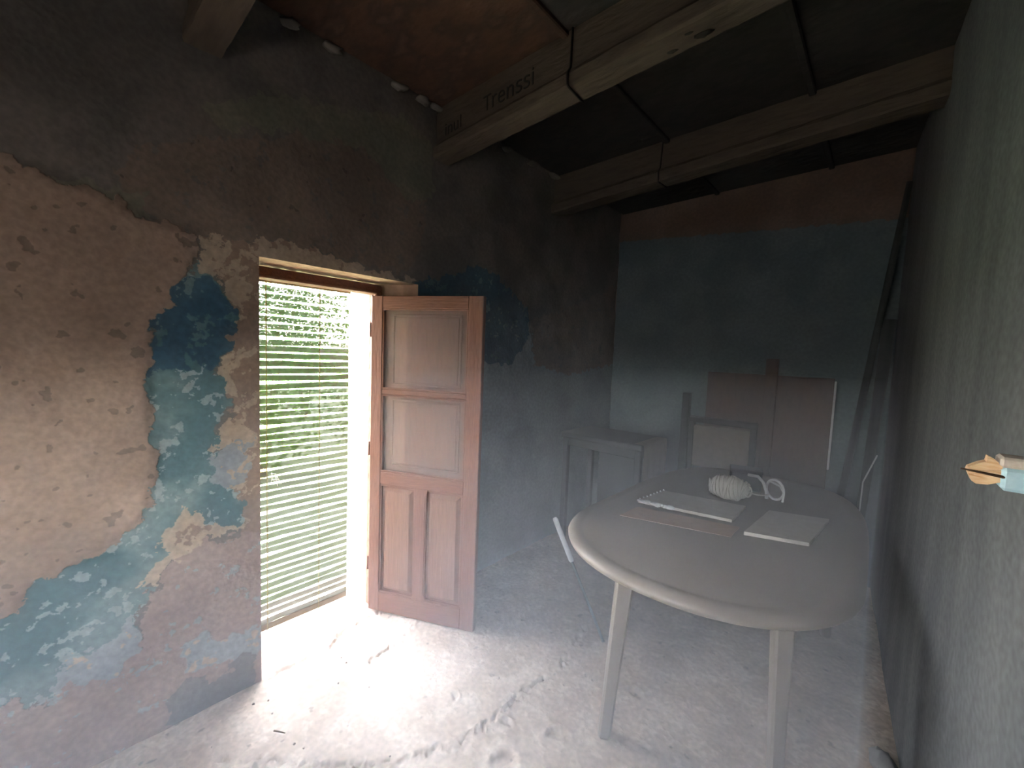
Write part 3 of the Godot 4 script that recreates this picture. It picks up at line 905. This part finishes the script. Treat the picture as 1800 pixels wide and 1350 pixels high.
func build_table() -> void:
	var t := thing("patio_table", "cream plastic garden table with rounded ends and tapered legs", "table", Vector3(1.49, 0.0, -2.64))
	var N := 96
	var rings := [[0.63, 0.728], [0.30, 0.729], [0.075, 0.730], [0.068, 0.7285], [0.060, 0.731], [0.035, 0.7305], [0.020, 0.727], [0.008, 0.719], [0.0, 0.708], [0.001, 0.700], [0.006, 0.688], [0.014, 0.684], [0.022, 0.690], [0.030, 0.712], [0.60, 0.712]]
	var st := begin(0)
	var P := func(i: int, k: int) -> Vector3:
		var q := table_outline(float(i % N) / N, 0.0)
		var inset: float = rings[k][0]
		var f := 1.0 - minf(0.999, inset / 0.63)
		if inset < 0.1:
			q = table_outline(float(i % N) / N, inset)
		else:
			q *= f
		return Vector3(q.x, rings[k][1], q.y)
	for k in rings.size() - 1:
		for i in N:
			var a: Vector3 = P.call(i, k)
			var b: Vector3 = P.call(i + 1, k)
			var c: Vector3 = P.call(i + 1, k + 1)
			var d: Vector3 = P.call(i, k + 1)
			var out := Vector3((a.x + d.x), 0, (a.z + d.z)).normalized()
			var ins: Vector3 = (a + c) * 0.5
			if k < 6: ins += Vector3.DOWN
			elif k < 11: ins -= out
			elif k < 13: ins += out
			else: ins += Vector3.UP
			quad(st, a, b, c, d, ins)
	part("table_top", done(st), M.resin, t)
	# [foot x, foot z, top x, top z] in the room
	for e in [[1.335, -1.545, 1.365, -1.60], [1.905, -1.86, 1.885, -1.86], [1.965, -3.05, 1.92, -3.05], [1.02, -3.20, 1.07, -3.15]]:
		var foot := Vector3(e[0], 0.0, e[1]) - t.position
		var top := Vector3(e[2], 0.715, e[3]) - t.position
		st = begin()
		var prev := []
		var turn := atan2(-(e[1] + 2.64), e[0] - 1.49)
		turn = 0.55
		for i in 9:
			var f := i / 8.0
			var c := foot.lerp(top, f)
			var hw := lerpf(0.024, 0.036, f)
			var hd := lerpf(0.022, 0.032, f)
			if i == 0: hw *= 0.85; hd *= 0.85
			if i == 1: c = foot.lerp(top, 0.015); hw = 0.025; hd = 0.023
			var ring := []
			var ch := 0.008
			for q in [[-hw, -hd + ch], [-hw + ch, -hd], [hw - ch, -hd], [hw, -hd + ch], [hw, hd - ch], [hw - ch, hd], [-hw + ch, hd], [-hw, hd - ch]]:
				ring.append(c + Basis(Vector3.UP, turn) * Vector3(q[0], 0, q[1]))
			if i > 0:
				for k in 8:
					quad(st, prev[k], prev[(k + 1) % 8], ring[(k + 1) % 8], ring[k], c)
			else:
				for k in range(1, 7): tri(st, ring[0], ring[k], ring[k + 1], c + Vector3.UP)
			prev = ring
		part("leg", done(st), M.resin, t)

func ragged_sheet(pts: Array, th: float, sd: int, jag: float) -> ArrayMesh:
	# a sheet lying flat: polygon in xz, edges torn a little
	var r := RandomNumberGenerator.new()
	r.seed = sd
	var poly := PackedVector2Array()
	for i in pts.size():
		var a: Vector2 = pts[i]
		var b: Vector2 = pts[(i + 1) % pts.size()]
		var n := (b - a).orthogonal().normalized()
		var k := int(max(2.0, a.distance_to(b) / 0.02))
		for j in k:
			poly.append(a.lerp(b, float(j) / k) + n * (r.randf_range(-jag, jag) if j > 0 else 0.0))
	# prism is in xy; turn it flat
	var m := prism(poly, 0.0, th)
	return m

func build_table_things() -> void:
	var y := 0.731
	var flat := Basis(Vector3.RIGHT, PI / 2)   # local (x, y) -> (x, z), thickness goes down
	var paper := mat([c8(196, 188, 178), c8(208, 202, 194)], 0.9, 91, 0.02, Vector3(3, 3, 3))
	var brown := mat([c8(172, 148, 130), c8(186, 162, 144)], 0.9, 92, 0.02, Vector3(3, 3, 3))
	var box := func(px: Array) -> Array:
		var out := []
		for i in range(0, px.size(), 2): out.append(Vector2(px[i], px[i + 1]))
		return out
	# flat brown sheet at the bottom
	var at := Vector3(1.33, y + 0.004, -2.30)
	single("cardboard_sheet", ragged_sheet(box.call([-0.25, 0.20, 0.27, 0.05, 0.27, -0.12, -0.24, 0.0]), 0.003, 3, 0.002), brown, "thin brown cardboard sheet under the torn white packet on the table", "cardboard", at, flat)
	# torn packet
	var t := thing("torn_packet", "flat whitish packet with a torn crinkled edge on the table", "packet", Vector3(1.32, y + 0.0045, -2.55))
	part("packet_body", ragged_sheet(box.call([-0.255, 0.19, 0.235, 0.10, 0.235, -0.20, -0.22, -0.11]), 0.016, 5, 0.003), paper, t, Vector3(0, 0.017, 0), flat)
	for i in 9:
		var f := i / 8.0
		var p := Vector3(-0.25, 0.016, 0.19).lerp(Vector3(-0.08, 0.012, 0.16), f)
		part("crinkle", lump(0.014 + 0.006 * (i % 3), 20 + i, Vector3(1.1, 0.5, 0.7), 4, 6), M.white, t, p + Vector3(0, rng.randf_range(-0.002, 0.004), 0.0))
	for i in 8:
		var p := Vector3(-0.252, 0.02, 0.17).lerp(Vector3(-0.22, 0.02, -0.11), i / 7.0)
		part("perforation", lump(0.006, 40 + i, Vector3.ONE, 4, 6), M.white, t, p)
	# plain board to the right
	single("pale_board", ragged_sheet(box.call([-0.15, 0.17, 0.11, 0.08, 0.15, -0.38, -0.12, -0.28]), 0.018, 8, 0.001), paper, "plain pale board lying flat on the right side of the table", "board", Vector3(1.79, y + 0.0195, -2.50), flat)
	# ball of string
	t = thing("string_bundle", "rounded bundle of wound pale string on the table", "string", Vector3(1.43, y + 0.011, -2.86))
	var str_m := mat([c8(206, 202, 194), c8(182, 178, 170)], 0.9, 93, 0.05, Vector3(8, 8, 8))
	part("core", lump(0.075, 77, Vector3(1.55, 0.95, 1.0), 10, 16, 0.06), str_m, t, Vector3(0, 0.066, 0))
	for i in 17:
		var x := lerpf(-0.110, 0.110, i / 16.0)
		var r := 0.079 * sqrt(max(0.05, 1.0 - pow(x / 0.122, 2.0)))
		var pts := []
		for k in 15:
			var a := TAU * k / 14.0
			pts.append(Vector3(x + 0.012 * sin(a + i), 0.068 + cos(a) * r * 0.93 , sin(a) * r))
		part("strand", tubem(pts, [0.0058], 6), str_m, t)
	part("loose_end", tubem([Vector3(0.10, 0.07, 0.02), Vector3(0.15, 0.06, 0.0), Vector3(0.18, 0.05, -0.05), Vector3(0.21, 0.06, -0.07)], [0.004], 5), str_m, t)
	# dark box with a pale cable loop
	t = thing("dark_case", "small dark case behind the string bundle on the table", "case", Vector3(1.45, y, -3.20), 0.25)
	var dk := mat([c8(58, 58, 60), c8(70, 70, 72)], 0.6, 94, 0.03, Vector3(4, 4, 4))
	part("case_body", boxm(Vector3(0.19, 0.125, 0.13), 0.012), dk, t, Vector3(0, 0.0635, 0))
	part("case_lid", boxm(Vector3(0.195, 0.02, 0.135), 0.008), dk, t, Vector3(0, 0.134, 0))
	t = thing("cable_loop", "pale looped cable hanging over the dark case on the table", "cable", Vector3(1.585, y, -3.13))
	var cb := mat([c8(200, 200, 198)], 0.5)
	var lp := []
	for k in 19:
		var a := TAU * k / 18.0
		lp.append(Vector3(0.06 + 0.065 * cos(a) * 0.8, 0.068 + 0.062 * sin(a), 0.05 + 0.03 * cos(a)))
	part("loop", tubem(lp, [0.0075], 7), cb, t)
	part("lead", tubem([Vector3(-0.10, 0.125, 0.03), Vector3(-0.04, 0.128, 0.04), Vector3(0.0, 0.10, 0.07), Vector3(0.02, 0.05, 0.08), Vector3(0.025, 0.008, 0.085)], [0.010], 7), cb, t)
	part("lead", tubem([Vector3(0.03, 0.118, 0.06), Vector3(0.09, 0.10, 0.07), Vector3(0.115, 0.06, 0.08), Vector3(0.11, 0.008, 0.085)], [0.006], 7), cb, t)

# ---------------------------------------------------------------- far end of the room
func build_back_furniture() -> void:
	var dk := mat([c8(36, 38, 38), c8(46, 48, 46), c8(32, 34, 34)], 0.7, 95, 0.02, Vector3(2, 2, 2))
	var br := mat([c8(80, 62, 53), c8(94, 75, 65), c8(74, 58, 50)], 0.7, 96, 0.02, Vector3(3, 1, 3))
	var cl := mat([c8(112, 104, 94), c8(130, 120, 109)], 0.95, 97, 0.02, Vector3(3, 3, 3))
	# dark stand by the left wall
	var t := thing("dark_stand", "dark high wooden stand in the far corner beside the door wall", "stand", Vector3(0.42, 0, -3.25))
	part("stand_top", boxm(Vector3(0.74, 0.045, 0.50), 0.008), dk, t, Vector3(0, 0.915, 0))
	for x in [-0.33, 0.33]:
		for z in [-0.21, 0.21]:
			part("leg", boxm(Vector3(0.05, 0.893, 0.05), 0.006), dk, t, Vector3(x, 0.4465, z))
	for z in [-0.21, 0.21]:
		part("apron", boxm(Vector3(0.61, 0.07, 0.025), 0.004), dk, t, Vector3(0, 0.858, z))
	for x in [-0.33, 0.33]:
		part("apron", boxm(Vector3(0.025, 0.07, 0.37), 0.004), dk, t, Vector3(x, 0.858, 0))
	part("side_board", boxm(Vector3(0.32, 0.60, 0.02), 0.004), dk, t, Vector3(0.145, 0.52, 0.195))
	# cloth over its right end
	var st := begin(0)
	var nx := 18
	var hang := func(i: int, j: int) -> Vector3:
		var z := lerpf(-0.20, 0.24, float(i) / nx)
		var s := j / 14.0
		var x := 0.30 + minf(s * 0.28, 0.085)
		var y2 := 0.943 - maxf(0.0, s - 0.28) * 0.55
		return Vector3(x + 0.014 * sin(i * 1.3) * maxf(0.0, s - 0.25), y2, z)
	part("cloth", gridm(nx, 14, hang, func(i, j): return Vector2(i, j)), cl, thing("draped_cloth", "pale cloth hanging over the end of the dark stand", "cloth", Vector3(0.42, 0, -3.25)))
	# chair with its back to the end wall
	t = thing("dark_chair", "dark framed chair with padded back at the far end of the table", "chair", Vector3(1.12, 0, -3.66))
	part("seat", boxm(Vector3(0.48, 0.05, 0.38), 0.015), dk, t, Vector3(0, 0.455, 0.02))
	for x in [-0.24, 0.24]:
		part("back_post", boxm(Vector3(0.045, 1.09, 0.04), 0.006), dk, t, Vector3(x, 0.545, -0.15))
		part("leg", boxm(Vector3(0.04, 0.43, 0.04), 0.006), dk, t, Vector3(x * 0.94, 0.215, 0.17))
	part("top_rail", boxm(Vector3(0.53, 0.055, 0.045), 0.012), dk, t, Vector3(0, 1.085, -0.15))
	part("back_pad", boxm(Vector3(0.44, 0.36, 0.03), 0.012), cl, t, Vector3(0, 0.86, -0.145))
	# tall post leaning behind the chair
	single("wooden_post", boxm(Vector3(0.07, 1.30, 0.04), 0.006), dk, "short dark wooden post standing left of the brown board", "post", Vector3(0.79, 0.65, -3.90))
	# brown board with a pale edge
	t = thing("brown_board", "large brown board standing against the end wall, one pale edge", "board", Vector3(1.40, 0, -3.895))
	part("panel", boxm(Vector3(0.88, 1.50, 0.025), 0.003), br, t, Vector3(0, 0.75, 0))
	part("edge_strip", boxm(Vector3(0.012, 0.66, 0.03), 0.002), M.white, t, Vector3(0.447, 1.15, 0.0))
	single("brown_batten", boxm(Vector3(0.085, 1.63, 0.028), 0.004), br, "narrow brown batten rising above the large board", "batten", Vector3(1.44, 0.815, -3.868))
	# poles in the corner
	single("leaning_pole", tubem([Vector3(1.855, 0.0, -3.82), Vector3(1.955, 0.80, -3.82), Vector3(2.075, 2.12, -3.80), Vector3(2.135, 2.80, -3.78)], [0.022, 0.022, 0.02, 0.016], 8), dk, "long thin dark pole leaning up the grey wall", "pole")
	single("leaning_pole", tubem([Vector3(2.03, 0.0, -3.83), Vector3(2.07, 0.80, -3.83), Vector3(2.11, 1.92, -3.84)], [0.028, 0.028, 0.036], 8), dk, "shorter thick dark pole in the corner beside the thin one", "pole")
	var gl := mat([c8(222, 224, 222)], 0.25)
	single("bright_rod", tubem([Vector3(2.045, 0.0, -3.765), Vector3(2.055, 0.80, -3.765), Vector3(2.115, 1.0, -3.765)], [0.005], 6), gl, "thin bright bent rod standing past the far right rim of the table", "rod")

# ---------------------------------------------------------------- small things
func build_small_things() -> void:
	# broom-like stick with a white grip against the table
	var t := thing("white_grip_stick", "white ended stick leaning beside the left rim of the table", "stick", Vector3(0.60, 0, -2.12))
	var a := Vector3(0.035, 0.585, 0.0)
	var b := Vector3(0.190, 0.362, 0.02)
	var d := (b - a)
	var foot := b + d * (-(b.y) / d.y) * -1.0
	foot = a + d * (a.y / -d.y)
	part("grip", tubem([a, a + d * 0.04, b - d * 0.04, b], [0.010, 0.016, 0.016, 0.010], 8), M.white, t)
	part("shaft", tubem([b - d * 0.03, foot], [0.008], 8), mat([c8(84, 90, 94)], 0.7), t)
	# broken wall bracket at the right edge
	t = thing("wall_stub", "pale blue plastered stub with a splintered wooden end on the right wall", "stub", Vector3(2.350, 1.382, -1.32))
	t.scale = Vector3.ONE * 0.82
	var bl := mat([c8(176, 208, 222), c8(196, 222, 232)], 0.8, 98, 0.03, Vector3(6, 6, 6))
	var pl := mat([c8(196, 180, 168), c8(214, 200, 190)], 0.9, 99, 0.04, Vector3(6, 6, 6))
	var sp := mat([c8(214, 164, 116), c8(236, 204, 168), c8(198, 140, 92)], 0.8, 100, 0.02, Vector3(2, 14, 14))
	part("painted_block", boxm(Vector3(0.13, 0.058, 0.07), 0.008), bl, t, Vector3(0.0, 0.0, 0.0))
	part("plaster_cap", boxm(Vector3(0.135, 0.026, 0.072), 0.009), pl, t, Vector3(-0.002, 0.042, 0.0))
	var poly := PackedVector2Array()
	for p in [[0.0, 0.03], [-0.012, 0.042], [-0.026, 0.050], [-0.028, 0.036], [-0.040, 0.030], [-0.058, 0.016], [-0.060, 0.008], [-0.055, -0.006], [-0.050, -0.018], [-0.042, -0.024], [-0.022, -0.022], [-0.006, -0.014], [0.0, -0.01]]:
		poly.append(Vector2(p[0] - 0.062, p[1]))
	part("splintered_wood", prism(poly, -0.018, 0.018), sp, t)
	part("splinter", prism(PackedVector2Array([Vector2(-0.062, 0.02), Vector2(-0.105, 0.012), Vector2(-0.112, -0.002), Vector2(-0.062, -0.012)]), 0.018, 0.027), sp, t)
	part("nail", tubem([Vector3(-0.05, 0.004, 0.030), Vector3(-0.135, 0.012, 0.030)], [0.004, 0.002], 6), mat([c8(70, 48, 34)], 0.5), t)
	# stone at the foot of the right wall
	single("wall_foot_stone", lump(0.055, 9, Vector3(0.8, 0.6, 1.1), 6, 10), mat([c8(112, 110, 110), c8(126, 124, 124)], 0.95, 102, 0.03, Vector3(6, 6, 6)), "grey stone lying at the foot of the right wall", "stone", Vector3(2.215, 0.025, -2.20))
	# twig and pebbles on the dust
	single("twig", tubem([Vector3(-0.02, 0.006, 0.012), Vector3(0.0, 0.008, 0.0), Vector3(0.022, 0.005, -0.016)], [0.003, 0.0035, 0.002], 6), mat([c8(96, 78, 62)], 0.9), "short dry twig on the bright dusty floor", "twig", Vector3(0.353, 0.002, -0.62))
	var stones := []
	for k in 4: stones.append(lump(0.008, 200 + k, Vector3(1.0, 0.7, 0.8), 4, 6))
	var pmats := [mat([c8(110, 96, 84)], 0.95), mat([c8(150, 136, 122)], 0.95), mat([c8(78, 66, 58)], 0.95)]
	var r := RandomNumberGenerator.new()
	r.seed = 55
	for i in 28:
		var p := Vector3(r.randf_range(0.12, 1.25), 0.002, r.randf_range(-1.75, -0.35))
		if p.z < -1.36 - p.x * 0.45 + 0.05 and p.x < 0.7: p.z = -1.0
		single("pebble", stones[i % 4], pmats[i % 3], "tiny pebble lying loose on the pale dusty floor", "pebble", p, Basis(Vector3.UP, r.randf() * TAU).scaled(Vector3.ONE * r.randf_range(0.3, 0.75)), "pebbles on the dusty floor")

# ---------------------------------------------------------------- dust in the air
func build_haze() -> void:
	# banks of dust, thinner with height
	var t := thing("dust_haze", "thin pale dust haze hanging over the floor and table", "haze")
	t.set_meta("kind", "stuff")
	var banks := [[0.0, 0.4, 0.30], [0.4, 0.8, 0.22], [0.8, 1.15, 0.15], [1.15, 1.5, 0.095], [1.5, 1.9, 0.05], [1.9, 2.3, 0.028], [2.3, 2.65, 0.012]]
	for b in banks:
		var f := FogVolume.new()
		f.name = "dust_bank"
		f.shape = RenderingServer.FOG_VOLUME_SHAPE_BOX
		f.size = Vector3(1.56, b[1] - b[0] - 0.006, 4.9)
		var m := FogMaterial.new()
		m.density = b[2]
		m.albedo = Color(0.92, 0.95, 1.0)
		f.material = m
		t.add_child(f, true)
		f.position = Vector3(1.36, (b[0] + b[1]) * 0.5 + 0.02, -1.48)
